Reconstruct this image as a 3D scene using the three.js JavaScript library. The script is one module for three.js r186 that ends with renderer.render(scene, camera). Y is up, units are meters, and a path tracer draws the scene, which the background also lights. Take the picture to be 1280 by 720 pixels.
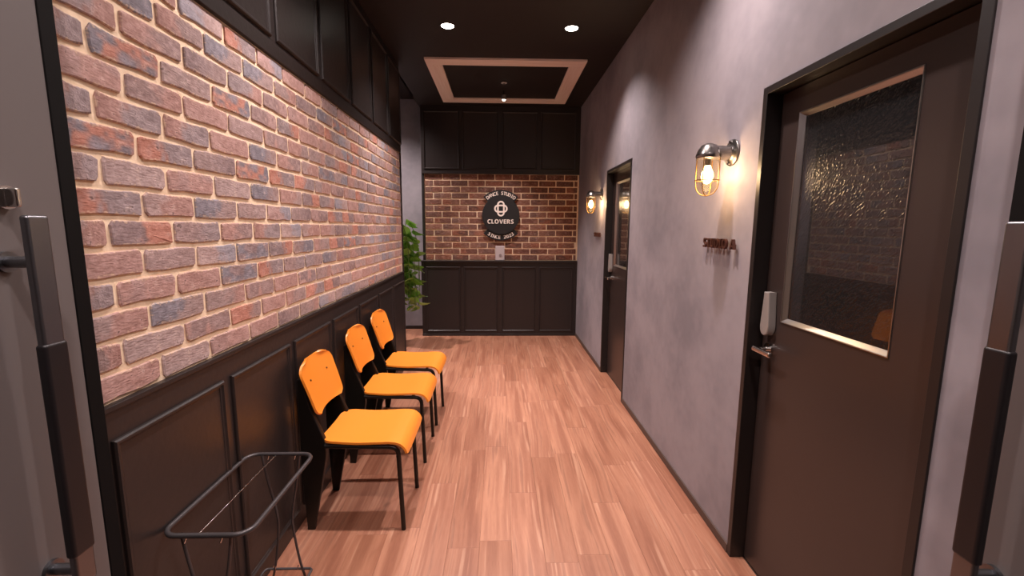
import * as THREE from 'three';
import { RoundedBoxGeometry } from 'three/addons/geometries/RoundedBoxGeometry.js';
import { mergeGeometries, mergeVertices, toCreasedNormals } from 'three/addons/utils/BufferGeometryUtils.js';
import { FontLoader } from 'three/addons/loaders/FontLoader.js';
import { TextGeometry } from 'three/addons/geometries/TextGeometry.js';

// ------------------------------------------------------------ camera, exposure
const renderer = new THREE.WebGLRenderer({ antialias: true });
renderer.toneMapping = THREE.LinearToneMapping;
renderer.toneMappingExposure = 1.06;
renderer.shadowMap.enabled = true;
const scene = new THREE.Scene();
scene.background = new THREE.Color(0x000000);
const camera = new THREE.PerspectiveCamera(2 * Math.atan(360 / 546.5) * 180 / Math.PI, 1280 / 720, 0.02, 50);
camera.position.set(0, 1.5, 0);
const D2R = Math.PI / 180;
camera.rotation.set(-7.886 * D2R, -1.689 * D2R, 0.347 * D2R, 'YXZ');
const DOWNLIGHT_COLOR = new THREE.Color(1.0, 0.84, 0.81);
const DOWNLIGHT_CD = 16.5, BULB_CD = 0.4;

// ------------------------------------------------------------ numbers
const XL = -1.003, XR = 1.07, HC = 3.067, ZB = -5.97, ZL = -4.58;      // left wall, right wall, ceiling, back, end of the left wall
const HB = 1.04, HT = 2.237;                                            // brick field of the left wall
const Y0B = 1.052, Y1B = 2.204;                                         // brick field of the back wall

// ------------------------------------------------------------ helpers
function rngOf(seed) { let a = seed >>> 0; return () => { a = (a + 0x6D2B79F5) | 0; let t = Math.imul(a ^ (a >>> 15), 1 | a); t = (t + Math.imul(t ^ (t >>> 7), 61 | t)) ^ t; return ((t ^ (t >>> 14)) >>> 0) / 4294967296; }; }
const rnd = rngOf(20231);
const rr = (a, b) => a + (b - a) * rnd();
const used = {};
function numbered(name) { const n = used[name] = (used[name] ?? -1) + 1; return n ? `${name}_${String(n).padStart(3, '0')}` : name; }
function shade(m) { m.castShadow = true; m.receiveShadow = true; return m; }
function tag(o, label, category, group, kind) { o.userData.label = label; if (category) o.userData.category = category; if (group) o.userData.group = group; if (kind) o.userData.kind = kind; return o; }
function top(o, name) { o.name = numbered(name); scene.add(o); return o; }
function mesh(name, geo, mat, parent) { const m = shade(new THREE.Mesh(geo, mat)); m.name = name; if (parent) parent.add(m); return m; }
function group(name, x = 0, y = 0, z = 0, ry = 0) { const g = new THREE.Group(); top(g, name); g.position.set(x, y, z); g.rotation.y = ry; return g; }
function planarUV(g, s = 1, ox = 0, oy = 0) {
  const p = g.attributes.position, n = g.attributes.normal, uv = new Float32Array(p.count * 2);
  for (let i = 0; i < p.count; i++) {
    const ax = Math.abs(n.getX(i)), ay = Math.abs(n.getY(i)), az = Math.abs(n.getZ(i));
    let u, v;
    if (ax >= ay && ax >= az) { u = p.getZ(i); v = p.getY(i); } else if (ay >= az) { u = p.getX(i); v = p.getZ(i); } else { u = p.getX(i); v = p.getY(i); }
    uv[2 * i] = u * s + ox; uv[2 * i + 1] = v * s + oy;
  }
  g.setAttribute('uv', new THREE.BufferAttribute(uv, 2));
  return g;
}
function box(x0, x1, y0, y1, z0, z1) { const g = new THREE.BoxGeometry(Math.abs(x1 - x0), Math.abs(y1 - y0), Math.abs(z1 - z0)); g.translate((x0 + x1) / 2, (y0 + y1) / 2, (z0 + z1) / 2); return planarUV(g); }
function rbox(x0, x1, y0, y1, z0, z1, r = 0.004, seg = 2) { const g = new RoundedBoxGeometry(Math.abs(x1 - x0), Math.abs(y1 - y0), Math.abs(z1 - z0), seg, r); g.translate((x0 + x1) / 2, (y0 + y1) / 2, (z0 + z1) / 2); return planarUV(g.index ? g.toNonIndexed() : g); }
function join(list) { return mergeGeometries(list.map(g => { const q = g.index ? g.toNonIndexed() : g; for (const k of Object.keys(q.attributes)) if (!['position', 'normal', 'uv'].includes(k)) q.deleteAttribute(k); return q; })); }
function struct(name, geo, mat, label, category) { const m = shade(new THREE.Mesh(geo, mat)); m.name = name; scene.add(m); return tag(m, label, category, null, 'structure'); }
// mitred rectangular ring in the XY plane round the origin, profile = [inset from outer edge, height along z]
function ring(w, h, prof) {
  const pos = [];
  const c = i => [[-w / 2 + i, -h / 2 + i], [w / 2 - i, -h / 2 + i], [w / 2 - i, h / 2 - i], [-w / 2 + i, h / 2 - i]];
  for (let k = 0; k + 1 < prof.length; k++) {
    const a = c(prof[k][0]), b = c(prof[k + 1][0]), za = prof[k][1], zb = prof[k + 1][1];
    for (let s = 0; s < 4; s++) {
      const t = (s + 1) % 4;
      pos.push(...a[s], za, ...a[t], za, ...b[t], zb, ...a[s], za, ...b[t], zb, ...b[s], zb);
    }
  }
  const g = new THREE.BufferGeometry(); g.setAttribute('position', new THREE.Float32BufferAttribute(pos, 3)); g.computeVertexNormals(); return planarUV(g);
}
function tube(pts, r, seg = 24, rad = 8, closed = false) { return new THREE.TubeGeometry(new THREE.CatmullRomCurve3(pts.map(p => new THREE.Vector3(...p)), closed, 'catmullrom', 0.5), seg, r, rad, closed); }
function cyl(x, y, z, r, h, axis = 'y', r2 = r, seg = 24) { const g = new THREE.CylinderGeometry(r2, r, h, seg); if (axis === 'x') g.rotateZ(-Math.PI / 2); if (axis === 'z') g.rotateX(Math.PI / 2); g.translate(x, y, z); return g; }

// value noise
function noise2(seed) {
  const N = 256, t = new Float32Array(N * N), r = rngOf(seed); for (let i = 0; i < t.length; i++) t[i] = r();
  const s = x => x * x * (3 - 2 * x);
  return (x, y, px = 256, py = 256) => {
    const xi = Math.floor(x), yi = Math.floor(y), fx = s(x - xi), fy = s(y - yi);
    const m = (a, p) => ((a % p) + p) % p;
    const x0 = m(xi, px), x1 = m(xi + 1, px), y0 = m(yi, py), y1 = m(yi + 1, py);
    const A = t[y0 * N + x0], B = t[y0 * N + x1], C = t[y1 * N + x0], Dd = t[y1 * N + x1];
    return (A + (B - A) * fx) * (1 - fy) + (C + (Dd - C) * fx) * fy;
  };
}
function tex(w, h, fn, srgb = true) {
  const d = new Uint8Array(w * h * 4);
  for (let y = 0; y < h; y++) for (let x = 0; x < w; x++) { const c = fn(x, y); const i = 4 * (y * w + x); d[i] = Math.max(0, Math.min(255, c[0])); d[i + 1] = Math.max(0, Math.min(255, c[1])); d[i + 2] = Math.max(0, Math.min(255, c[2])); d[i + 3] = 255; }
  const t = new THREE.DataTexture(d, w, h); t.wrapS = t.wrapT = THREE.RepeatWrapping; t.magFilter = THREE.LinearFilter; t.minFilter = THREE.LinearMipmapLinearFilter; t.generateMipmaps = true; if (srgb) t.colorSpace = THREE.SRGBColorSpace; t.needsUpdate = true; return t;
}
const mix = (a, b, t) => a.map((v, i) => v + (b[i] - v) * t);
const sstep = (a, b, x) => { const t = Math.max(0, Math.min(1, (x - a) / (b - a))); return t * t * (3 - 2 * t); };
const nA = noise2(1), nB = noise2(2), nC = noise2(3), nD = noise2(4);
const fbm = (n, x, y, p, o = 4) => { let s = 0, a = 0.5; for (let k = 0; k < o; k++) { s += a * n(x * p, y * p, p, p); p *= 2; a *= 0.5; } return s / (1 - Math.pow(0.5, o)); };

// ------------------------------------------------------------ materials
const std = o => new THREE.MeshStandardMaterial(o), phys = o => new THREE.MeshPhysicalMaterial(o);
const S = 512;
const plasterMap = tex(S, S, (x, y) => {
  const u = x / S, v = y / S;
  const a = fbm(nA, u, v, 4, 5), b = fbm(nB, u, v, 10, 4), c = fbm(nC, u, v, 48, 2);
  const t = 0.5 + (a - 0.5) * 0.8 + (b - 0.5) * 0.55 + (c - 0.5) * 0.2;
  return mix([122, 117, 123], [148, 141, 146], sstep(0.15, 0.85, t));
});
const plasterBump = tex(S, S, (x, y) => { const u = x / S, v = y / S; const k = 255 * (0.6 * fbm(nB, u, v, 24, 4) + 0.4 * fbm(nA, u, v, 5, 3)); return [k, k, k]; }, false);
plasterMap.repeat.set(0.5, 0.5); plasterBump.repeat.set(0.5, 0.5);
const plaster = std({ map: plasterMap, bumpMap: plasterBump, bumpScale: 0.002, roughness: 0.75 });
const satinBump = tex(256, 256, (x, y) => { const k = 255 * fbm(nC, x / 256, y / 256, 12, 4); return [k, k, k]; }, false);
satinBump.repeat.set(4, 4);
const blackWood = std({ color: new THREE.Color(0x272120), roughness: 0.38, bumpMap: satinBump, bumpScale: 0.0006 });
const blackPaint = std({ color: new THREE.Color(0x1d1817), roughness: 0.42 });
const doorBlack = std({ color: new THREE.Color(0x352b28), roughness: 0.31 });
const ceilingMat = std({ color: new THREE.Color(0x1e1817), roughness: 0.6 });
const blackSteel = std({ color: new THREE.Color(0x15120f), roughness: 0.38, metalness: 0.3 });
const wireSteel = std({ color: new THREE.Color(0x4a4647), roughness: 0.42, metalness: 0.5 });
const chrome = std({ color: new THREE.Color(0xc8c4c0), roughness: 0.18, metalness: 1 });
const satinSteel = std({ color: new THREE.Color(0xa9a6a3), roughness: 0.3, metalness: 1 });
const galvanised = std({ color: new THREE.Color(0x8b8784), roughness: 0.28, metalness: 1 });
const lockGrey = std({ color: new THREE.Color(0xa39d98), roughness: 0.35, metalness: 0.35 });
const handleSteel = std({ color: new THREE.Color(0x77787c), roughness: 0.36, metalness: 1 });
const gripMat = std({ color: new THREE.Color(0x120f12), roughness: 0.45 });
const leafGrey = std({ color: new THREE.Color(0x655f5e), roughness: 0.5 });
const sealBlack = phys({ color: new THREE.Color(0x0b0909), roughness: 0.8, specularIntensity: 0.3 });
const brownTrim = std({ color: new THREE.Color(0x4a3a33), roughness: 0.5 });

// oak-look plank strips: twelve strips of one plank each stacked in one texture
const PW = 1024, PH = 768, NS = 12;
const plankTones = Array.from({ length: NS }, () => [rr(-10, 12), rr(0, 1)]);
const plankMap = tex(PW, PH, (x, y) => {
  const s = Math.floor(y / (PH / NS)), u = x / PW, v = (y % (PH / NS)) / (PH / NS);
  const wob = (nA(u * 3 + s * 13, s * 7.3) - 0.5) * 0.12, vv = v + wob;
  const g1 = nB(u * 2.2 + s * 31, vv * 6 + s * 17), g2 = nC(u * 3.5 + s * 11, vv * 18 + s * 5), g3 = nD(u * 30 + s * 3, vv * 70 + s * 29), g4 = nA(u * 1.4 + s * 19, vv * 2.2 + s * 23);
  let c = mix([146, 95, 73], [188, 135, 107], sstep(0.15, 0.85, 0.4 * g1 + 0.35 * g4 + 0.25 * g2));
  c = mix(c, [128, 84, 66], 0.6 * sstep(0.62, 0.84, g1 * 0.55 + g2 * 0.45));
  c = mix(c, [202, 160, 133], 0.55 * sstep(0.66, 0.9, g2 * 0.7 + (1 - g1) * 0.3));
  const k = (g3 - 0.5) * 10 + plankTones[s][0];
  return [c[0] + k, c[1] + k * 0.95, c[2] + k * 0.9];
});
const paleMap = tex(256, 256, (x, y) => { const u = x / 256, v = y / 256, k = nB(u * 6, v * 40, 6, 40) * 0.6 + nC(u * 14, v * 90, 14, 90) * 0.4; return mix([236, 216, 203], [250, 236, 226], k); });
const plankMat = phys({ map: plankMap, color: new THREE.Color(0.86, 0.86, 0.86), roughness: 0.42, clearcoat: 0.15, clearcoatRoughness: 0.35 });

// brick colours: 4 x 8 cells, one brick each
function brickAtlas(pal, seed, cream) {
  const W = 1024, H = 512, r = rngOf(seed);
  const cells = Array.from({ length: 32 }, () => ({ a: pal[Math.floor(r() * pal.length)], b: pal[Math.floor(r() * pal.length)], split: r(), two: r(), t: (r() - 0.5) * 22, ox: r() * 50, oy: r() * 50 }));
  return tex(W, H, (x, y) => {
    const cx = Math.floor(x / 256), cy = Math.floor(y / 64), c = cells[cy * 4 + cx], u = (x % 256) / 256, v = (y % 64) / 64;
    const n1 = nA(u * 5 + c.ox, v * 2 + c.oy), n2 = nB(u * 14 + c.ox, v * 5 + c.oy), n3 = nC(u * 40 + c.ox, v * 14 + c.oy), n4 = nD(u * 110 + c.ox, v * 34 + c.oy);
    let m = c.two < 0.72 ? sstep(-0.14, 0.14, u - 0.35 - 0.3 * c.split + (n1 - 0.5) * 0.3 + (n2 - 0.5) * 0.2) : sstep(0.36, 0.68, n1 * 0.75 + n2 * 0.25);
    let col = mix(c.a, c.b, m);
    const k = c.t + (n2 - 0.5) * 30 + (n3 - 0.5) * 18 + (n4 - 0.5) * 12;
    col = [col[0] + k, col[1] + k, col[2] + k];
    col = mix(col, [66, 50, 48], 0.6 * sstep(0.80, 0.9, n3 * 0.5 + n2 * 0.5));
    const edge = Math.min(Math.min(u, 1 - u) * 3.4, Math.min(v, 1 - v));
    col = mix(col, cream, 0.7 * sstep(0.11, 0.01, edge + (n3 - 0.5) * 0.2 + (n2 - 0.5) * 0.12));
    col = mix(col, [196, 172, 160], 0.45 * sstep(0.70, 0.82, n2 * 0.5 + n4 * 0.2 + nA(u * 9 + c.oy, v * 3 + c.ox) * 0.3));
    return col;
  });
}
const brickBump = tex(512, 256, (x, y) => { const k = 255 * (0.5 * fbm(nB, x / 512, y / 256, 8, 5) + 0.5 * fbm(nD, x / 512, y / 256, 40, 2)); return [k, k, k]; }, false);
brickBump.repeat.set(2, 4);
const brickMap = brickAtlas([[170, 134, 126], [176, 142, 135], [150, 134, 135], [138, 132, 140], [158, 136, 133], [184, 130, 114], [164, 140, 136], [152, 128, 125], [144, 124, 124], [168, 138, 133]], 77, [212, 184, 158]);
const brickMat = std({ map: brickMap, bumpMap: brickBump, bumpScale: 0.002, roughness: 0.85 });
const brickMap2 = brickAtlas([[122, 78, 62], [112, 74, 62], [134, 84, 64], [104, 72, 62], [128, 88, 72]], 99, [190, 148, 120]);
const brickMat2 = std({ map: brickMap2, bumpMap: brickBump, bumpScale: 0.004, roughness: 0.85 });
const mortarTex = tex(256, 256, (x, y) => { const k = fbm(nA, x / 256, y / 256, 16, 4); return mix([226, 198, 166], [246, 224, 196], k); });
mortarTex.repeat.set(3, 3);
const mortarBump = tex(256, 256, (x, y) => { const k = 255 * fbm(nC, x / 256, y / 256, 20, 4); return [k, k, k]; }, false);
mortarBump.repeat.set(3, 3);
const mortar = std({ map: mortarTex, bumpMap: mortarBump, bumpScale: 0.002, roughness: 0.95 });

// ------------------------------------------------------------ room shell
{
  // floor slab with planks laid along the corridor
  const fl = struct('floor', join([box(-2.5, 1.3, -0.12, -0.0035, 1.6, -6.6)]), std({ color: 0x4c3a30, roughness: 0.9 }), 'warm wood-look plank floor running down the corridor', 'floor');
  const PWD = 0.152, PL = 0.914, geos = [];
  for (let s = 0; s < NS; s++) for (const flip of [0, 1]) {
    const g = new RoundedBoxGeometry(PWD - 0.0005, 0.012, PL - 0.0005, 1, 0.0006), p = g.attributes.position, uv = new Float32Array(p.count * 2);
    for (let i = 0; i < p.count; i++) { let a = p.getZ(i) / PL + 0.5, b = p.getX(i) / PWD + 0.5; if (flip) { a = 1 - a; b = 1 - b; } uv[2 * i] = a * 0.985 + 0.007; uv[2 * i + 1] = (s + 0.02 + 0.96 * b) / NS; }
    g.setAttribute('uv', new THREE.BufferAttribute(uv, 2)); geos.push(g);
  }
  const x0 = XL + 0.012, lay = (xa, xb, za, zb) => {
    for (let i = 0, x = xa; x < xb - 0.02; i++, x += PWD) {
      const off = (i * 0.37 + (i % 3) * 0.21) % 1;
      for (let z = za + off * PL; z > zb; z -= PL) {
        const zc0 = Math.min(z, za), zc1 = Math.max(z - PL, zb), wx = Math.min(PWD, xb - x); if (zc0 - zc1 < 0.03) continue;
        const m = mesh('plank', geos[Math.floor(rnd() * geos.length)], plankMat, fl);
        m.position.set(x + wx / 2, -0.006, (zc0 + zc1) / 2); m.scale.set(wx / PWD, 1, (zc0 - zc1) / PL);
      }
    }
  };
  lay(XL, XR + 0.06, -0.3, -5.97);
  lay(-2.3, XL, -4.58, -6.39);
}
struct('ceiling', join([box(-1.06, 1.3, HC, HC + 0.12, 1.6, -6.6), box(-2.5, -1.06, 3.25, 3.37, -4.4, -6.6), box(-1.2, -1.06, HC, 3.37, 1.6, -4.6), box(-1.06, -1.04, HC, 3.37, -4.6, -6.6)]), ceilingMat, 'matte black flat ceiling over the corridor', 'ceiling');

// right wall with two doorways
const DOORS = [[-0.985, -1.825], [-3.60, -4.42]], HD = 2.06;
{
  const x0 = XR, x1 = XR + 0.22, parts = [];
  let z = 1.6;
  for (const [a, b] of DOORS) { parts.push(box(x0, x1, 0, HC, z, a)); parts.push(box(x0, x1, HD, HC, a, b)); z = b; }
  parts.push(box(x0, x1, 0, HC, z, -6.6));
  struct('wall_right', join(parts), plaster, 'mottled grey plaster wall with two black doors', 'wall');
  const segs = [[-0.02, -0.985], [-1.825, -3.60], [-4.42, ZB + 0.02]];
  struct('baseboard_right', join(segs.map(([a, b]) => rbox(XR - 0.008, XR + 0.001, 0, 0.042, a, b, 0.002, 1))), brownTrim, 'thin dark brown baseboard along the grey plaster wall', 'baseboard');
}
// alcove and vestibule
struct('wall_alcove', join([box(-2.5, -1.06, 0, 3.3, -6.39, -6.6), box(-2.5, -2.3, 0, 3.3, -4.4, -6.39)]), plaster, 'grey plaster wall of the alcove behind the trailing plant', 'wall');
struct('baseboard_alcove', rbox(-2.3, -1.06, 0, 0.05, -6.382, -6.392, 0.002, 1), blackPaint, 'black baseboard of the alcove behind the plant', 'baseboard');
struct('wall_entrance', join([box(-1.3, -1.0, 0, HC, 0.03, 0.15), box(1.05, 1.07, 0, HC, 0.03, 0.15), box(-1.0, 1.05, 2.35, HC, 0.03, 0.15), box(-1.2, 1.3, 0, HC, 1.5, 1.6)]), plaster, 'grey wall around the entrance doorway', 'wall');

// ------------------------------------------------------------ bricks
function brickGeo(L, H, cell, depth, r, wear) {
  const hw = L / 2, hh = H / 2, j = () => (r() - 0.5) * 2 * wear;
  const c = () => 0.003 + r() * 0.007 * (wear / 0.003);
  const c0 = c(), c1 = c(), c2 = c(), c3 = c();
  const o = [[-hw + c0, -hh], [-hw * 0.3, -hh], [hw * 0.35, -hh], [hw - c1, -hh], [hw, -hh + c1], [hw, hh - c2], [hw - c2, hh], [hw * 0.3, hh], [-hw * 0.35, hh], [-hw + c3, hh], [-hw, hh - c3], [-hw, -hh + c0]].map(([x, y]) => [x + j(), y + j()]);
  const pos = [], n = o.length;
  const z0 = -0.008, zf = o.map(() => depth + (r() - 0.5) * 0.002), ins = 0.002 + r() * 0.002;
  const inner = o.map(([x, y]) => [x - Math.sign(x) * Math.min(Math.abs(x), ins), y - Math.sign(y) * ins]);
  const q = (a, b, c2_, d) => pos.push(...a, ...b, ...c2_, ...a, ...c2_, ...d);
  for (let i = 0; i < n; i++) {
    const k = (i + 1) % n;
    q([...o[i], z0], [...o[k], z0], [...o[k], zf[k] - ins * 0.7], [...o[i], zf[i] - ins * 0.7]);
    q([...o[i], zf[i] - ins * 0.7], [...o[k], zf[k] - ins * 0.7], [...inner[k], zf[k]], [...inner[i], zf[i]]);
    pos.push(0, 0, depth + 0.0008, ...inner[i], zf[i], ...inner[k], zf[k]);
  }
  const g0 = new THREE.BufferGeometry(); g0.setAttribute('position', new THREE.Float32BufferAttribute(pos, 3));
  const g = toCreasedNormals(mergeVertices(g0), 0.3), p = g.attributes.position, uv = new Float32Array(p.count * 2), cx = cell % 4, cy = Math.floor(cell / 4);
  for (let i = 0; i < p.count; i++) { uv[2 * i] = (cx + 0.03 + 0.94 * Math.max(0, Math.min(1, p.getX(i) / L + 0.5))) / 4; uv[2 * i + 1] = (cy + 0.04 + 0.92 * Math.max(0, Math.min(1, p.getY(i) / H + 0.5))) / 8; }
  g.setAttribute('uv', new THREE.BufferAttribute(uv, 2));
  return g;
}
function brickField(parent, mat, place, len, h, courses, pitchL, joint, seed, wear, depth, startHalf) {
  const r = rngOf(seed), ph = h / courses, H = ph - joint, L = pitchL - joint;
  const full = Array.from({ length: 32 }, (_, i) => brickGeo(L, H, i, depth, r, wear)), half = Array.from({ length: 16 }, (_, i) => brickGeo(L / 2 - joint / 2, H, (i * 5) % 32, depth, r, wear));
  const cut = {};
  for (let k = 0; k < courses; k++) {
    const y = ph * (k + 0.5); let s = joint * 0.5, first = (k + startHalf) % 2 === 0;
    while (s < len - 0.02) {
      let w = first ? L / 2 - joint / 2 : L * (1 + (r() - 0.5) * wear * 45); first = false; const w0 = w;
      const left = len - s - joint * 0.5; let geo, sx = 1;
      if (w > left) { w = left; if (w < 0.03) break; geo = half[Math.floor(r() * 16)]; sx = w / (L / 2 - joint / 2); if (sx > 1.4) { geo = full[Math.floor(r() * 32)]; sx = w / L; } }
      else if (w < L * 0.7) geo = half[Math.floor(r() * 16)]; else { geo = full[Math.floor(r() * 32)]; sx = w / L; }
      const m = mesh('brick', geo, mat, parent); place(m, s + w / 2, y); m.scale.x = sx; m.rotation.z += (r() - 0.5) * 0.012;
      if (r() < 0.5) m.rotateZ(Math.PI);
      s += w + joint;
    }
  }
}
const ZS = -1.05;     // where the brickwork begins on the left wall
const wallLeft = struct('wall_left', join([box(-1.2, -1.0115, 0, HC, 1.6, ZL)]), mortar, 'left wall of tumbled reddish grey brick with cream mortar', 'wall');
brickField(wallLeft, brickMat, (m, s, y) => { m.position.set(-1.0135, HB + y, ZS - s); m.rotation.y = Math.PI / 2; }, -ZL + ZS - 0.008, HT - HB, 15, 0.23, 0.0152, 5, 0.0036, 0.0085, 1);
const wallBack = struct('wall_back', box(-1.03, XR, 0, HC, -5.9945, -6.6), mortar, 'back wall faced with brown brick behind the round sign', 'wall');
brickField(wallBack, brickMat2, (m, s, y) => { m.position.set(-1.0 + s, Y0B + y, -5.9965); }, 2.055, Y1B - Y0B, 14, 0.236, 0.013, 8, 0.0016, 0.007, 0);

// ------------------------------------------------------------ black panelling
const MOULD = [[0, 0], [0.001, 0.007], [0.005, 0.012], [0.011, 0.012], [0.016, 0.006], [0.021, 0.0045], [0.024, 0.0]];
function panelAt(parent, w, h, place, mould = MOULD) {
  const f = mesh('panel', rbox(-w / 2 + 0.022, w / 2 - 0.022, -h / 2 + 0.022, h / 2 - 0.022, -0.004, 0.0025, 0.001, 1), blackWood, parent); place(f);
  mesh('moulding', ring(w, h, mould), blackWood, f);
}
const PSTART = -1.09, PP = 0.503, PWID = 0.457;
{
  const t1 = struct('trim_1', join([rbox(-1.03, -1.0, 0, HB - 0.012, 0.0, ZL, 0.002), rbox(-1.03, -0.992, HB - 0.016, HB, 0.0, ZL, 0.003)]), blackWood, 'black wainscot of moulded panels below the brick on the left wall', 'panelling');
  const t2 = struct('trim_2', join([rbox(-1.03, -0.993, HT, HC, 0.0, ZL, 0.002)]), blackWood, 'black moulded panelling above the brick on the left wall', 'panelling');
  for (let k = 0; k < 7; k++) {
    const z = PSTART - PP * k - PWID / 2;
    panelAt(t1, PWID, 0.86, m => { m.position.set(-1.0, 0.087 + 0.43, z); m.rotation.y = Math.PI / 2; });
    panelAt(t2, PWID, 0.69, m => { m.position.set(-0.993, HT + 0.073 + 0.345, z); m.rotation.y = Math.PI / 2; });
  }
  struct('trim_3', rbox(-1.03, -0.998, HB, HT, -0.99, ZS, 0.002), sealBlack, 'slim black upright trim where the brickwork begins beside the entrance leaf', 'trim');
  struct('trim_7', rbox(-1.2, -0.996, 0, HC, ZL, ZL - 0.014, 0.002), blackPaint, 'slim black upright trim closing the far end of the brickwork', 'trim');
  // back wall: low panelled base with ledge, and panelled upper band
  const t4 = struct('trim_4', join([box(-1.045, 1.06, 0.012, Y0B - 0.022, -5.965, -6.02), rbox(-1.06, XR - 0.004, Y0B - 0.024, Y0B, -5.945, -6.02, 0.003), rbox(-1.052, 1.066, 0, 0.03, -5.955, -6.02, 0.002), rbox(-1.06, -1.03, 0, Y0B - 0.02, -5.958, -6.39, 0.002), rbox(1.045, XR, 0, Y0B - 0.02, -5.958, -6.0, 0.002)]), blackWood, 'low black base of four moulded panels under the back brickwork', 'panelling');
  const t5 = struct('trim_5', join([rbox(-1.03, XR, Y1B, HC, -5.972, -6.02, 0.002), rbox(-1.03, XR, Y1B - 0.004, Y1B + 0.016, -5.962, -6.02, 0.003)]), blackWood, 'black moulded panelling above the back brickwork', 'panelling');
  struct('trim_6', rbox(-1.036, -1.0, Y0B, HC, -5.985, -6.39, 0.003), blackPaint, 'black upright return beside the alcove at the back wall', 'trim');
  const xs = [-0.765, -0.2525, 0.268, 0.78];
  for (const x of xs) {
    panelAt(t4, 0.462, 0.9, m => m.position.set(x, 0.065 + 0.45, -5.965));
    panelAt(t5, 0.47, 0.74, m => m.position.set(x, Y1B + 0.055 + 0.37, -5.972));
  }
}

// ------------------------------------------------------------ timber frame on the ceiling
{
  const cx = 0.06, cz = -5.055, w = 1.53, d = 1.43, b = 0.15;
  const wood = std({ map: paleMap, color: new THREE.Color(0xffffff), roughness: 0.55 });
  const g = group('ceiling_frame', cx, HC, cz);
  tag(g, 'pale timber rectangle framing a dark field on the black ceiling', 'ceiling frame');
  const mk = (x0, x1, z0, z1, along) => { const q = rbox(x0, x1, -0.02, 0.0, z0, z1, 0.002, 1), p = q.attributes.position, uv = new Float32Array(p.count * 2); for (let i = 0; i < p.count; i++) { const a = along === 'x' ? p.getX(i) : p.getZ(i), c = along === 'x' ? p.getZ(i) : p.getX(i); uv[2 * i] = a * 0.6; uv[2 * i + 1] = c * 1.5; } q.setAttribute('uv', new THREE.BufferAttribute(uv, 2)); mesh('board', q, wood, g); };
  mk(-w / 2, w / 2, d / 2 - b, d / 2, 'x'); mk(-w / 2, w / 2, -d / 2, -d / 2 + b, 'x');
  mk(-w / 2, -w / 2 + b, -d / 2 + b, d / 2 - b, 'z'); mk(w / 2 - b, w / 2, -d / 2 + b, d / 2 - b, 'z');
}

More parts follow.
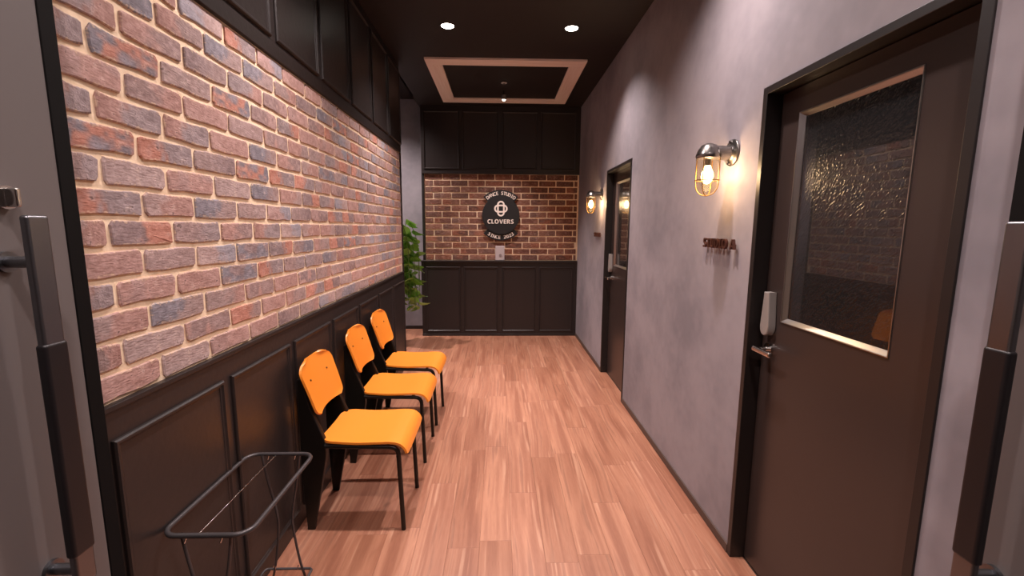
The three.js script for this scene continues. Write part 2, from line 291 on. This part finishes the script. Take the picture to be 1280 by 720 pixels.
// ------------------------------------------------------------ doors
const glassBump = tex(1024, 1024, (x, y) => {
  // short slanted ripples pressed into obscured glass
  const u = x / 1024, v = y / 1024, a = u * 0.8 + v * 0.6, b = -u * 0.6 + v * 0.8;
  const k = 0.6 * nA(a * 90, b * 230, 256, 256) + 0.4 * nB(a * 170, b * 256, 256, 256);
  const s = 255 * sstep(0.4, 0.8, k); return [s, s, s];
}, false);
const doorGlass = phys({ color: new THREE.Color(0x16181a), roughness: 0.2, bumpMap: glassBump, bumpScale: 0.0007, clearcoat: 1, clearcoatRoughness: 0.02, ior: 1.5 });
const wallBehind = std({ color: 0x1a1716, roughness: 0.9 });
function makeDoor(name, [za, zb], label) {
  const g = new THREE.Group(); g.name = name; scene.add(g); tag(g, label, 'door', null, 'structure');
  g.position.set(XR, 0, za);      // local: x into the wall, z negative along the corridor
  const W = za - zb, T = 0.028, xl = 0.058;   // opening width, lining thickness, face of the leaf
  mesh('frame', join([rbox(-0.006, 0.215, 0, HD, -T, 0, 0.002), rbox(-0.006, 0.215, 0, HD, -W, -W + T, 0.002), rbox(-0.006, 0.215, HD - T, HD, -W + T, -T, 0.002), rbox(0.1, 0.125, 0, HD - T, -T - 0.012, -T + 0.001, 0.001, 1), rbox(0.1, 0.125, 0, HD - T, -W + T - 0.001, -W + T + 0.012, 0.001, 1)]), blackPaint, g);
  const y0 = 0.008, y1 = HD - T - 0.004, z0 = -T - 0.004, z1 = -W + T + 0.004;
  const gy0 = 1.135, gy1 = 1.93, gz0 = -0.215, gz1 = -W + 0.145;   // glazed opening
  const leaf = mesh('leaf', join([box(xl, xl + 0.04, y0, gy0, z0, z1), box(xl, xl + 0.04, gy1, y1, z0, z1), box(xl, xl + 0.04, gy0, gy1, z0, gz0), box(xl, xl + 0.04, gy0, gy1, gz1, z1)]), doorBlack, g);
  const w = gz0 - gz1, h = gy1 - gy0;
  const bead = mesh('glazing_bead', ring(w + 0.012, h + 0.012, [[0, 0], [0.001, 0.003], [0.004, 0.003], [0.006, 0.0], [0.018, -0.014], [0.019, -0.018]]), satinSteel, g);
  bead.position.set(xl, (gy0 + gy1) / 2, (gz0 + gz1) / 2); bead.rotation.y = -Math.PI / 2;
  const gg = box(xl + 0.016, xl + 0.024, gy0, gy1, gz0, gz1), uv = gg.attributes.uv; for (let i = 0; i < uv.count; i++) uv.setXY(i, uv.getX(i) * 1.0, uv.getY(i) * 1.0);
  mesh('glass_pane', gg, doorGlass, g);
  mesh('back_panel', box(0.2, 0.215, 0, HD - T, -W + T, -T), wallBehind, g);
  // lock body and lever
  const hz = -W + 0.085;
  const body = new THREE.Shape(); body.moveTo(-0.013, 0.085); body.lineTo(0.013, 0.085); body.lineTo(0.024, -0.05); body.quadraticCurveTo(0.024, -0.085, 0, -0.088); body.quadraticCurveTo(-0.024, -0.085, -0.024, -0.05); body.closePath();
  const bg = new THREE.ExtrudeGeometry(body, { depth: 0.022, bevelEnabled: true, bevelSize: 0.004, bevelThickness: 0.006, bevelSegments: 3, curveSegments: 8 }); bg.rotateY(-Math.PI / 2); bg.translate(xl - 0.006, 1.155, hz);
  mesh('lock_body', bg, lockGrey, g);
  mesh('door_lever', join([cyl(xl - 0.005, 1.005, hz, 0.025, 0.01, 'x'), cyl(xl - 0.03, 1.005, hz, 0.009, 0.06, 'x'), rbox(xl - 0.068, xl - 0.05, 0.994, 1.016, hz - 0.02, hz + 0.1, 0.007, 3)]), chrome, g);
  mesh('hinge', join([cyl(xl - 0.008, 1.82, z0 + 0.002, 0.006, 0.1), cyl(xl - 0.008, 0.3, z0 + 0.002, 0.006, 0.1)]), satinSteel, g);
  return g;
}
makeDoor('door_1', DOORS[0], 'black door with textured glass beside the larger caged lamp');
makeDoor('door_2', DOORS[1], 'black glazed door at the far end of the grey wall');

// entrance leaves, both swung back against the walls
function entranceLeaf(name, x, z1, side, label) {
  const g = new THREE.Group(); g.name = name; scene.add(g); tag(g, label, 'door', null, 'structure');
  g.position.set(x, 0, 0); const s = side;     // s = +1: corridor lies towards +x
  mesh('leaf', rbox(0, -s * 0.04, 0.01, 2.33, -0.02, z1 + 0.035, 0.002), leafGrey, g);
  mesh('edge_seal', rbox(s * 0.002, -s * 0.042, 0.01, 2.33, z1 + 0.035, z1, 0.002), sealBlack, g);
  const hx = s * 0.065, hz = side > 0 ? -0.848 : -0.79;
  const hg = mesh('pull_handle', join([rbox(hx - 0.008, hx + 0.008, 0.76, 1.517, hz - 0.021, hz + 0.021, 0.006, 3), cyl(s * 0.03, 1.43, hz, 0.011, 0.07, 'x'), cyl(s * 0.03, 0.79, hz, 0.011, 0.07, 'x'), cyl(s * 0.004, 1.43, hz, 0.02, 0.008, 'x'), cyl(s * 0.004, 0.79, hz, 0.02, 0.008, 'x')]), handleSteel, g);
  mesh('grip', rbox(hx - 0.0105, hx + 0.0105, 0.828, 1.275, hz - 0.0235, hz + 0.0235, 0.007, 3), gripMat, hg);
  mesh('thumb_turn', join([cyl(s * 0.006, 1.55, hz - 0.01, 0.022, 0.012, 'x'), rbox(s * 0.01, s * 0.034, 1.532, 1.568, hz - 0.015, hz - 0.005, 0.004)]), chrome, g);
}
entranceLeaf('door_3', -0.93, -1.008, 1, 'grey entrance door leaf swung open in front of the brick wall');
entranceLeaf('door_4', 1.03, -0.865, -1, 'grey entrance door leaf swung open against the plaster wall');

// ------------------------------------------------------------ lamps
const lensMat = std({ color: 0xffffff, emissive: new THREE.Color(1, 0.92, 0.8), emissiveIntensity: 14, roughness: 0.4 });
function downlight(x, z, y, label, cd = DOWNLIGHT_CD, angle = 66) {
  const g = group('downlight', x, y, z);
  tag(g, label, 'ceiling light', 'recessed ceiling downlights');
  const rimPts = [[0.05, 0.0], [0.052, -0.004], [0.062, -0.004], [0.064, 0.0]].map(p => new THREE.Vector2(...p));
  mesh('trim_ring', new THREE.LatheGeometry(rimPts, 32), blackPaint, g);
  mesh('lens', new THREE.CylinderGeometry(0.05, 0.05, 0.002, 32).translate(0, -0.001, 0), lensMat, g);
  const l = new THREE.SpotLight(DOWNLIGHT_COLOR, cd, 0, angle * D2R, 1.0, 2); l.position.set(0, -0.008, 0); l.target.position.set(0, -2, 0); l.castShadow = true; l.shadow.radius = 2.0; l.shadow.mapSize.set(1024, 1024);
  g.add(l); g.add(l.target);
}
for (const [x, z, l] of [[-0.41, -3.70, 'round lit downlight on the brick side of the ceiling before the timber frame'], [0.57, -3.70, 'round lit downlight on the plaster side of the ceiling before the timber frame'], [-0.41, -1.95, 'round lit ceiling downlight above the chair next to the umbrella stand'], [0.57, -1.95, 'round lit ceiling downlight above the nearer caged lamp'], [-0.41, -0.3, 'round lit ceiling downlight above the brick-side entrance leaf'], [0.57, -0.3, 'round lit ceiling downlight above the plaster-side entrance leaf']]) downlight(x, z, HC, l, z < -3 ? DOWNLIGHT_CD * 1.1 : z > -1 ? DOWNLIGHT_CD * 0.75 : DOWNLIGHT_CD, z < -3 ? 57 : 66);
downlight(-1.7, -5.45, 3.25, 'round lit downlight in the alcove ceiling above the plant', 36);

const glassAmber = phys({ color: new THREE.Color(1.0, 0.93, 0.80), transmission: 1, thickness: 0, roughness: 0.02, ior: 1.45 });
const bulbGlass = std({ color: 0xffe2b0, emissive: new THREE.Color(1.0, 0.68, 0.30), emissiveIntensity: 11, roughness: 0.4 });
const filamentMat = std({ color: 0xffffff, emissive: new THREE.Color(1.0, 0.85, 0.55), emissiveIntensity: 30 });
function wallLamp(z, label) {
  const g = group('caged_wall_lamp', XR, 1.845, z);     // local -x points into the corridor
  tag(g, label, 'wall lamp');
  const flange = new THREE.LatheGeometry([[0, 0], [0.058, 0], [0.06, 0.004], [0.058, 0.01], [0.046, 0.013], [0.034, 0.02], [0.030, 0.024], [0, 0.024]].map(p => new THREE.Vector2(...p)), 36); flange.rotateZ(Math.PI / 2);
  const fm = mesh('flange', flange, galvanised, g);
  for (const y of [0.047, -0.047]) mesh('bolt', cyl(-0.014, y, 0, 0.007, 0.012, 'x', 0.006, 10), chrome, fm);
  mesh('arm', join([cyl(-0.062, -0.002, 0, 0.033, 0.09, 'x'), new THREE.SphereGeometry(0.033, 24, 16).translate(-0.108, -0.002, 0)]), galvanised, g);
  const cap = new THREE.LatheGeometry([[0, 0.04], [0.012, 0.04], [0.02, 0.036], [0.034, 0.03], [0.046, 0.012], [0.052, -0.006], [0.055, -0.012], [0.055, -0.026], [0.048, -0.028], [0, -0.028]].map(p => new THREE.Vector2(...p)), 36); cap.translate(-0.113, 0, 0);
  mesh('cap', cap, galvanised, g);
  const jar = [[0.046, -0.026]]; for (let k = 0; k <= 10; k++) { const a = k / 10 * Math.PI / 2; jar.push([0.046 * Math.cos(a), -0.14 - 0.05 * Math.sin(a)]); }
  mesh('glass_jar', new THREE.LatheGeometry(jar.map(p => new THREE.Vector2(Math.max(p[0], 0.0001), p[1])), 36).translate(-0.113, 0, 0), glassAmber, g);
  const wires = [];
  for (let k = 0; k < 4; k++) { const a = k * Math.PI / 2 + Math.PI / 4, c = Math.cos(a), s = Math.sin(a), pts = [[0.052, -0.02], [0.052, -0.1], [0.052, -0.14], [0.045, -0.168], [0.028, -0.187], [0.002, -0.195]].map(([r, y]) => [-0.113 + r * c, y, r * s]); wires.push(tube(pts, 0.0022, 24, 6)); }
  for (const y of [-0.125]) { const t = new THREE.TorusGeometry(0.052, 0.0022, 6, 36); t.rotateX(Math.PI / 2); t.translate(-0.113, y, 0); wires.push(t); }
  mesh('guard', join(wires), std({ color: 0xb08a4c, roughness: 0.35, metalness: 1 }), g);
  mesh('bulb_socket', cyl(-0.113, -0.042, 0, 0.014, 0.034), galvanised, g);
  const bulb = new THREE.LatheGeometry([[0.0001, -0.142], [0.012, -0.138], [0.022, -0.125], [0.027, -0.108], [0.025, -0.09], [0.016, -0.07], [0.012, -0.058], [0.0001, -0.056]].map(p => new THREE.Vector2(...p)), 28); bulb.translate(-0.113, 0, 0);
  mesh('bulb', bulb, bulbGlass, g);
  const l = new THREE.PointLight(new THREE.Color(1.0, 0.70, 0.45), BULB_CD, 0, 2); l.position.set(-0.113, -0.105, 0); l.castShadow = true; l.shadow.radius = 1.2; g.add(l);
}
wallLamp(-2.04, 'lit caged bulkhead lamp above the copper letters by the nearer black door');
wallLamp(-4.62, 'lit caged bulkhead lamp on the grey wall next to the far door');

// sensor and small spot inside the timber frame
{
  const s = group('ceiling_sensor', 0.048, HC, -5.03); tag(s, 'small white ceiling sensor inside the timber frame', 'sensor');
  mesh('rim', new THREE.LatheGeometry([[0.018, 0], [0.03, -0.002], [0.034, -0.008], [0.026, -0.012], [0.016, -0.012]].map(p => new THREE.Vector2(...p)), 24), std({ color: 0xcac4be, roughness: 0.5 }), s);
  mesh('body', cyl(0, -0.008, 0, 0.012, 0.016, 'y', 0.018), std({ color: 0x66605c, roughness: 0.5 }), s);
  const t = group('ceiling_spot', 0.05, HC, -5.33); tag(t, 'small lit spotlight hanging inside the timber frame', 'spotlight');
  mesh('stem', cyl(0, -0.02, 0, 0.007, 0.04), blackPaint, t);
  const h = mesh('spot_head', new THREE.LatheGeometry([[0.0001, 0], [0.02, 0], [0.024, -0.006], [0.027, -0.05], [0.025, -0.052], [0.023, -0.048]].map(p => new THREE.Vector2(...p)), 24), std({ color: 0x8a8480, roughness: 0.4, metalness: 0.6 }), t); h.position.set(0, -0.04, 0); h.rotation.x = 0.25;
  mesh('lamp_lens', new THREE.SphereGeometry(0.022, 20, 14).translate(0, -0.052, 0), std({ color: 0xffffff, emissive: new THREE.Color(1, 0.92, 0.78), emissiveIntensity: 4 }), h);
  const l = new THREE.SpotLight(DOWNLIGHT_COLOR, 11, 0, 44 * D2R, 0.6, 2); l.position.set(0, -0.13, -0.02); l.target.position.set(-0.03, -2.5, 0.1); l.castShadow = true; l.shadow.radius = 1; t.add(l); t.add(l.target);
}

// ------------------------------------------------------------ lettering
const font = await new FontLoader().loadAsync('fonts/droid/droid_sans_bold.typeface.json');
const font2 = await new FontLoader().loadAsync('fonts/droid/droid_sans_regular.typeface.json');
function letterGeo(ch, size, depth, f = font, bevel = 0) { const g = new TextGeometry(ch, { font: f, size, depth, curveSegments: 5, bevelEnabled: bevel > 0, bevelSize: bevel, bevelThickness: bevel, bevelSegments: 1 }); g.computeBoundingBox(); return g; }
{
  const copper = std({ color: 0x5c3a31, roughness: 0.45, metalness: 0.6 });
  const put = (text, z0, z1, y, label) => {
    const g = group('room_lettering', XR, y, (z0 + z1) / 2, -Math.PI / 2); tag(g, label, 'lettering');
    const adv = (z0 - z1) * -1; let x = 0; const items = [];
    for (const ch of text) { if (ch === ' ') { x += 0.5; continue; } const q = letterGeo(ch, 1, 0.0001), w = q.boundingBox.max.x - q.boundingBox.min.x; items.push([ch, x - q.boundingBox.min.x]); x += w + 0.16; }
    const s = Math.abs(z1 - z0) / (x - 0.16);
    for (const [ch, xx] of items) { const m = mesh('letter', letterGeo(ch, 0.046, 0.012).scale(s / 0.046 * 1.0, 1, 1), copper, g); m.position.set((xx - (x - 0.16) / 2) * s, 0, 0.014); const pin = mesh('stand_off', cyl(0.012, 0.02, -0.007, 0.0025, 0.016, 'z', 0.0025, 6), copper, m); }
  };
  put('STUDIO A', -2.225, -1.925, 1.407, 'copper stand-off letters on the grey wall beneath the nearer caged lamp');
  put('STUDIO B', -4.84, -4.56, 1.407, 'copper stand-off letters on the grey wall beneath the far caged lamp');
}
{
  const g = group('round_sign', 0.02, 1.66, -5.972); tag(g, 'round black studio sign with cream clover emblem on the back brickwork', 'sign');
  const signBlack = std({ color: 0x1b1a1c, roughness: 0.5 }), cream = std({ color: 0xe9dcd2, roughness: 0.6 });
  const R = 0.25, ex = { depth: 0.012, bevelEnabled: true, bevelSize: 0.001, bevelThickness: 0.001, bevelSegments: 1, curveSegments: 48 };
  const disc = new THREE.Shape(); disc.absarc(0, 0, R, 0, Math.PI * 2); const dg = new THREE.ExtrudeGeometry(disc, ex); dg.translate(0, 0, 0.012); mesh('disc', dg, signBlack, g);
  for (const sgn of [1, -1]) {
    const s = new THREE.Shape(), a0 = sgn > 0 ? 46 : 226, a1 = sgn > 0 ? 134 : 314; s.absarc(0, 0, 0.335, a0 * D2R, a1 * D2R, false); s.absarc(0, 0, 0.225, a1 * D2R, a0 * D2R, true); s.closePath();
    const q = new THREE.ExtrudeGeometry(s, { ...ex, depth: 0.008 }); q.translate(0, 0, 0.002); mesh('banner', q, signBlack, g);
    const text = sgn > 0 ? 'DANCE STUDIO' : 'SINCE 2023', rad = sgn > 0 ? 0.27 : 0.316, span = sgn > 0 ? 74 : 64;
    [...text].forEach((ch, i) => { if (ch === ' ') return; const a = (sgn > 0 ? 90 + span / 2 - span * i / (text.length - 1) : 270 - span / 2 + span * i / (text.length - 1)) * D2R; const q2 = letterGeo(ch, 0.046, 0.003), w = q2.boundingBox; q2.translate(-(w.min.x + w.max.x) / 2, 0, 0); const m = mesh('letter', q2, cream, g); m.position.set(rad * Math.cos(a), rad * Math.sin(a), 0.0108); m.rotation.z = sgn > 0 ? a - Math.PI / 2 : a + Math.PI / 2; });
  }
  let x = 0; const it = []; for (const ch of 'CLOVERS') { const q = letterGeo(ch, 0.056, 0.004, font); it.push([q, x - q.boundingBox.min.x]); x += q.boundingBox.max.x - q.boundingBox.min.x + 0.008; }
  const k = 0.36 / x; for (const [q, xx] of it) { const m = mesh('letter', q, cream, g); m.scale.x = k; m.position.set((xx - x / 2) * k, -0.11, 0.0248); }
  // emblem: two interlaced rounded bars with four holes
  const pill = (w, h, st) => { const rp = (S_, w_, h_) => { const r = Math.min(w_, h_) / 2; S_.absarc(w_ / 2 - r, h_ / 2 - r, r, 0, Math.PI / 2); S_.absarc(-w_ / 2 + r, h_ / 2 - r, r, Math.PI / 2, Math.PI); S_.absarc(-w_ / 2 + r, -h_ / 2 + r, r, Math.PI, 1.5 * Math.PI); S_.absarc(w_ / 2 - r, -h_ / 2 + r, r, 1.5 * Math.PI, 2 * Math.PI); S_.closePath(); }; const s = new THREE.Shape(); rp(s, w, h); const hole = new THREE.Path(); rp(hole, w - 2 * st, h - 2 * st); s.holes.push(hole); return new THREE.ExtrudeGeometry(s, { depth: 0.004, bevelEnabled: false, curveSegments: 16 }); };
  const em = mesh('emblem', join([pill(0.1, 0.205, 0.021), pill(0.18, 0.105, 0.021).translate(0, 0, 0.0005)]), cream, g); em.position.set(0, 0.088, 0.0248);
}
{
  const g = group('wall_plate', 0.009, Y0B + 0.002, -5.985); tag(g, 'small pale upright plate standing on the ledge below the sign', 'plate');
  mesh('plate', rbox(-0.062, 0.062, 0, 0.195, 0, 0.022, 0.006, 3), std({ color: 0xb9aeb0, roughness: 0.5 }), g);
  mesh('button', cyl(0.006, 0.07, 0.023, 0.02, 0.006, 'z', 0.018), std({ color: 0x8c7f80, roughness: 0.5 }), g);
}

// ------------------------------------------------------------ chairs
function shell(nu, nv, P, th) {      // closed sheet round the surface P(u, v), u and v in 0..1
  const top_ = [], e = 1e-3, V = (u, v) => new THREE.Vector3(...P(u, v));
  const pts = [], bot = [];
  for (let j = 0; j <= nv; j++) for (let i = 0; i <= nu; i++) {
    const u = i / nu, v = j / nv, p = V(u, v), cu = Math.min(Math.max(u, 0.02), 0.98), cv = Math.min(Math.max(v, 0.02), 0.98);
    const a = V(cu + e, cv).sub(V(cu - e, cv)), b = V(cu, cv + e).sub(V(cu, cv - e)), n = a.cross(b).normalize();
    pts.push(p); bot.push(p.clone().addScaledVector(n, -th));
  }
  const pos = [], id = (i, j) => j * (nu + 1) + i, tri = (a, b, c) => pos.push(a.x, a.y, a.z, b.x, b.y, b.z, c.x, c.y, c.z);
  for (let j = 0; j < nv; j++) for (let i = 0; i < nu; i++) {
    const a = id(i, j), b = id(i + 1, j), c = id(i + 1, j + 1), d = id(i, j + 1);
    tri(pts[a], pts[b], pts[c]); tri(pts[a], pts[c], pts[d]); tri(bot[a], bot[c], bot[b]); tri(bot[a], bot[d], bot[c]);
  }
  const edge = []; for (let i = 0; i < nu; i++) edge.push(id(i, 0)); for (let j = 0; j < nv; j++) edge.push(id(nu, j)); for (let i = nu; i > 0; i--) edge.push(id(i, nv)); for (let j = nv; j > 0; j--) edge.push(id(0, j));
  edge.forEach((a, k) => { const b = edge[(k + 1) % edge.length]; tri(pts[a], bot[a], bot[b]); tri(pts[a], bot[b], pts[b]); });
  const g = new THREE.BufferGeometry(); g.setAttribute('position', new THREE.Float32BufferAttribute(pos, 3));
  return toCreasedNormals(mergeVertices(g, 1e-5), 0.7);
}
const yellow = phys({ color: new THREE.Color(0xe6882b), roughness: 0.38, clearcoat: 0.2, clearcoatRoughness: 0.3 });
const rivetMat = std({ color: 0x6b4a20, roughness: 0.4, metalness: 0.5 });
function makeChair() {      // faces +x
  const g = new THREE.Group();
  const prof = new THREE.CatmullRomCurve3([[-0.175, 0.468, 0], [-0.1, 0.462, 0], [0.0, 0.456, 0], [0.1, 0.458, 0], [0.175, 0.46, 0], [0.215, 0.452, 0], [0.238, 0.43, 0], [0.248, 0.402, 0]].map(p => new THREE.Vector3(...p)));
  const roundEnd = (v, a, n) => v < a ? Math.pow(Math.max(0, 1 - Math.pow((a - v) / a, n)), 1 / n) : 1;
  const seatG = shell(24, 60, (u, v) => { const p = prof.getPoint(v), q = 2 * u - 1, hw = (0.188 + 0.012 * v) * roundEnd(v + 0.02, 0.16, 2.8) * roundEnd(1 - v + 0.01, 0.07, 2.4); return [p.x, p.y - 0.006 * (1 - q * q) * (1 - v), -q * hw]; }, 0.011);
  mesh('seat', seatG, yellow, g);
  const backG = shell(22, 20, (u, v) => { const q = 2 * u - 1, y = 0.592 + 0.25 * v, hw = (0.172 + 0.016 * v) * roundEnd(v + 0.03, 0.22, 3.6) * roundEnd(1 - v + 0.015, 0.28, 2.8); return [-0.168 - 0.07 * v - 0.01 * v * v - 0.022 * (1 - q * q), y - 0.012 * (1 - v) * 0 , -q * hw]; }, 0.010);
  const back = mesh('backrest', backG, yellow, g);
  for (const s of [-1, 1]) { const r = mesh('rivet', new THREE.SphereGeometry(0.005, 8, 6), rivetMat, back); r.position.set(-0.2285, 0.748, s * 0.1); }
  for (const s of [-1, 1]) {
    // front leg: one bent tube that runs on under the seat
    const c = new THREE.CurvePath(), v = (x, y) => new THREE.Vector3(x, y, s * 0.178);
    c.add(new THREE.LineCurve3(v(0.222, 0), v(0.208, 0.398))); c.add(new THREE.QuadraticBezierCurve3(v(0.208, 0.398), v(0.206, 0.436), v(0.165, 0.437))); c.add(new THREE.LineCurve3(v(0.165, 0.437), v(-0.145, 0.444)));
    mesh('leg', new THREE.TubeGeometry(c, 60, 0.0115, 10, false), blackSteel, g);
    // rear leg: folded sheet blade, widest at the seat
    const sh = new THREE.Shape(); sh.moveTo(-0.252, 0.0); sh.lineTo(-0.222, 0.0); sh.lineTo(-0.15, 0.36); sh.quadraticCurveTo(-0.136, 0.425, -0.15, 0.475); sh.lineTo(-0.213, 0.63); sh.lineTo(-0.252, 0.77); sh.lineTo(-0.264, 0.77); sh.lineTo(-0.262, 0.62); sh.quadraticCurveTo(-0.268, 0.43, -0.262, 0.34); sh.closePath();
    const q = new THREE.ExtrudeGeometry(sh, { depth: 0.018, bevelEnabled: true, bevelSize: 0.003, bevelThickness: 0.007, bevelSegments: 2, curveSegments: 8 }); q.translate(0, 0, -0.009);
    const p = q.attributes.position; for (let i = 0; i < p.count; i++) { const y = p.getY(i), k = y < 0.43 ? 0.55 + 0.45 * y / 0.43 : 1 - 0.55 * (y - 0.43) / 0.36; p.setZ(i, p.getZ(i) * k + s * (0.165 - (y > 0.45 ? 0.03 * (y - 0.45) : 0))); } q.computeVertexNormals();
    q.translate(0, 0.0, 0); mesh('leg', q, blackSteel, g);
  }
  mesh('crossbar', cyl(0.15, 0.434, 0, 0.009, 0.35, 'z'), blackSteel, g); mesh('crossbar', cyl(-0.16, 0.44, 0, 0.009, 0.33, 'z'), blackSteel, g);
  return g;
}
const chair0 = makeChair();
const chairLabels = ['orange plywood chair with black legs next to the wire umbrella stand', 'middle one of three orange plywood chairs with black legs', 'orange plywood chair with black legs, farthest along from the umbrella stand'];
[-2.195, -2.82, -3.36].forEach((z, i) => { const c = i ? chair0.clone() : chair0; top(c, 'plywood_chair'); c.position.set(-0.697, 0.0015, z); c.rotation.y = [0, 0.01, -0.01][i]; tag(c, chairLabels[i], 'chair', 'orange chairs along the wainscot'); });

// ------------------------------------------------------------ umbrella stand
{
  const g = group('umbrella_stand', -0.864, 0, -1.428); tag(g, 'low black wire umbrella stand with rounded open top by the wainscot', 'umbrella stand');
  const rect = (w, d, r, y) => { const pts = [], c = [[w / 2 - r, d / 2 - r, 0], [-w / 2 + r, d / 2 - r, 90], [-w / 2 + r, -d / 2 + r, 180], [w / 2 - r, -d / 2 + r, 270]]; for (const [cx, cz, a0] of c) for (let k = 0; k <= 5; k++) { const a = (a0 + k * 18) * D2R; pts.push([cx + r * Math.cos(a), y, cz + r * Math.sin(a)]); } return pts; };
  const loop = (pts, r) => { const path = new THREE.CurvePath(); for (let i = 0; i < pts.length; i++) path.add(new THREE.LineCurve3(new THREE.Vector3(...pts[i]), new THREE.Vector3(...pts[(i + 1) % pts.length]))); const t = []; for (let i = 0; i < pts.length; i++) { const a = new THREE.Vector3(...pts[i]), b = new THREE.Vector3(...pts[(i + 1) % pts.length]); const n = Math.max(1, Math.round(a.distanceTo(b) / 0.03)); for (let k = 0; k < n; k++) t.push(a.clone().lerp(b, k / n).toArray()); } return tube(t, r, t.length * 2, 8, true); };
  mesh('top_rim', loop(rect(0.255, 0.465, 0.045, 0.6), 0.0078), wireSteel, g);
  mesh('divider', tube([[-0.02, 0.6, -0.222], [-0.02, 0.6, 0], [-0.02, 0.6, 0.222]], 0.0016, 8, 6), chrome, g);
  for (const [sx, ox] of [[-1, -0.0], [1, -0.0]]) for (const z of [-0.222, 0.222]) mesh('leg', tube([[sx * 0.073, 0.6, z], [sx * 0.058, 0.5, z], [sx * 0.032, 0.36, z], [sx * 0.03, 0.28, z], [sx * 0.048, 0.14, z], [sx * 0.066, 0.06, z], [sx * 0.072, 0.004, z]], 0.0048, 32, 8), wireSteel, g);
  for (const x of [-0.052, 0.052]) for (const z of [-0.216, 0.216]) mesh('clip', tube([[x, 0.598, z * 1.07], [x - 0.002, 0.588, z * 1.075], [x - 0.006, 0.577, z * 1.08]], 0.0028, 6, 6), chrome, g);
  const rim = mesh('tray_rim', loop(rect(0.19, 0.45, 0.012, 0.1), 0.005), wireSteel, g);
  mesh('tray', rbox(-0.092, 0.092, 0.092, 0.097, -0.222, 0.222, 0.002), phys({ color: 0xf4ece8, transmission: 1, thickness: 0, roughness: 0.08, ior: 1.45 }), g);
  for (const x of [-0.05, 0.04]) mesh('clip', tube([[x, 0.104, -0.218], [x, 0.114, -0.216], [x + 0.004, 0.124, -0.214]], 0.0022, 6, 6), chrome, g);
}

// ------------------------------------------------------------ plant in the alcove
{
  const g = group('trailing_plant', -1.42, 0, -5.5); tag(g, 'tall leafy green pothos plant standing in the alcove', 'plant');
  const pot = new THREE.LatheGeometry([[0.0001, 0], [0.1, 0], [0.115, 0.01], [0.135, 0.26], [0.14, 0.27], [0.13, 0.275], [0.125, 0.26], [0.0001, 0.25]].map(p => new THREE.Vector2(...p)), 32);
  mesh('pot', pot, std({ color: 0x3b3635, roughness: 0.6 }), g);
  const stemMat = std({ color: 0x54682c, roughness: 0.7 });
  const leafMats = [0x84b846, 0xa8d36a, 0x669636, 0x96c560].map(c => phys({ color: new THREE.Color(c), roughness: 0.5, transmission: 0.3, thickness: 0, side: THREE.DoubleSide }));
  // heart leaf: folded along its midrib
  const pos = [], out = [[0, 0], [0.32, -0.1], [0.5, 0.15], [0.46, 0.45], [0.28, 0.78], [0, 1.08]];
  const P = (i, s) => [s * out[i][0], out[i][1], Math.abs(out[i][0]) * 0.28 - 0.22 * out[i][1] * out[i][1]];
  const M = i => [0, out[i][1], -0.22 * out[i][1] * out[i][1]];
  for (const s of [-1, 1]) for (let i = 0; i < 5; i++) { const a = P(i, s), b = P(i + 1, s), ma = M(i), mb = M(i + 1); if (s > 0) pos.push(...ma, ...a, ...b, ...ma, ...b, ...mb); else pos.push(...ma, ...b, ...a, ...ma, ...mb, ...b); }
  const lg = new THREE.BufferGeometry(); lg.setAttribute('position', new THREE.Float32BufferAttribute(pos, 3));
  const leafG = toCreasedNormals(mergeVertices(lg), 1.0);
  const r = rngOf(404);
  for (let s = 0; s < 13; s++) {
    const reach = 0.15 + 0.17 * r(), hgt = [1.62, 1.52, 1.35, 1.2, 1.58, 1.1, 1.3, 0.95, 1.45, 1.25, 1.5, 1.05, 1.4][s], zz = (r() - 0.5) * 0.25, pts = [[0, 0.26, 0], [0.05, 0.55, zz * 0.3], [reach * 0.6, hgt * 0.7, zz * 0.7], [reach * 0.9, hgt, zz], [reach + 0.08, hgt - 0.25, zz], [reach + 0.1, Math.max(0.5, hgt - 0.75), zz + 0.02]];
    const cv = new THREE.CatmullRomCurve3(pts.map(p => new THREE.Vector3(...p)));
    mesh('stem', new THREE.TubeGeometry(cv, 40, 0.004, 6), stemMat, g);
    for (let k = 0; k < 12; k++) {
      const t = 0.25 + 0.75 * k / 11, p = cv.getPoint(t), m = mesh('leaf', leafG, leafMats[Math.floor(r() * 4)], g);
      m.position.copy(p); const sz = 0.085 + 0.065 * r(); m.scale.setScalar(sz);
      m.rotation.set(0.4 + r() * 0.7, (r() - 0.5) * 2.4 + 0.3, Math.PI + (r() - 0.5) * 1.8, 'YXZ');
    }
  }
}

renderer.render(scene, camera);
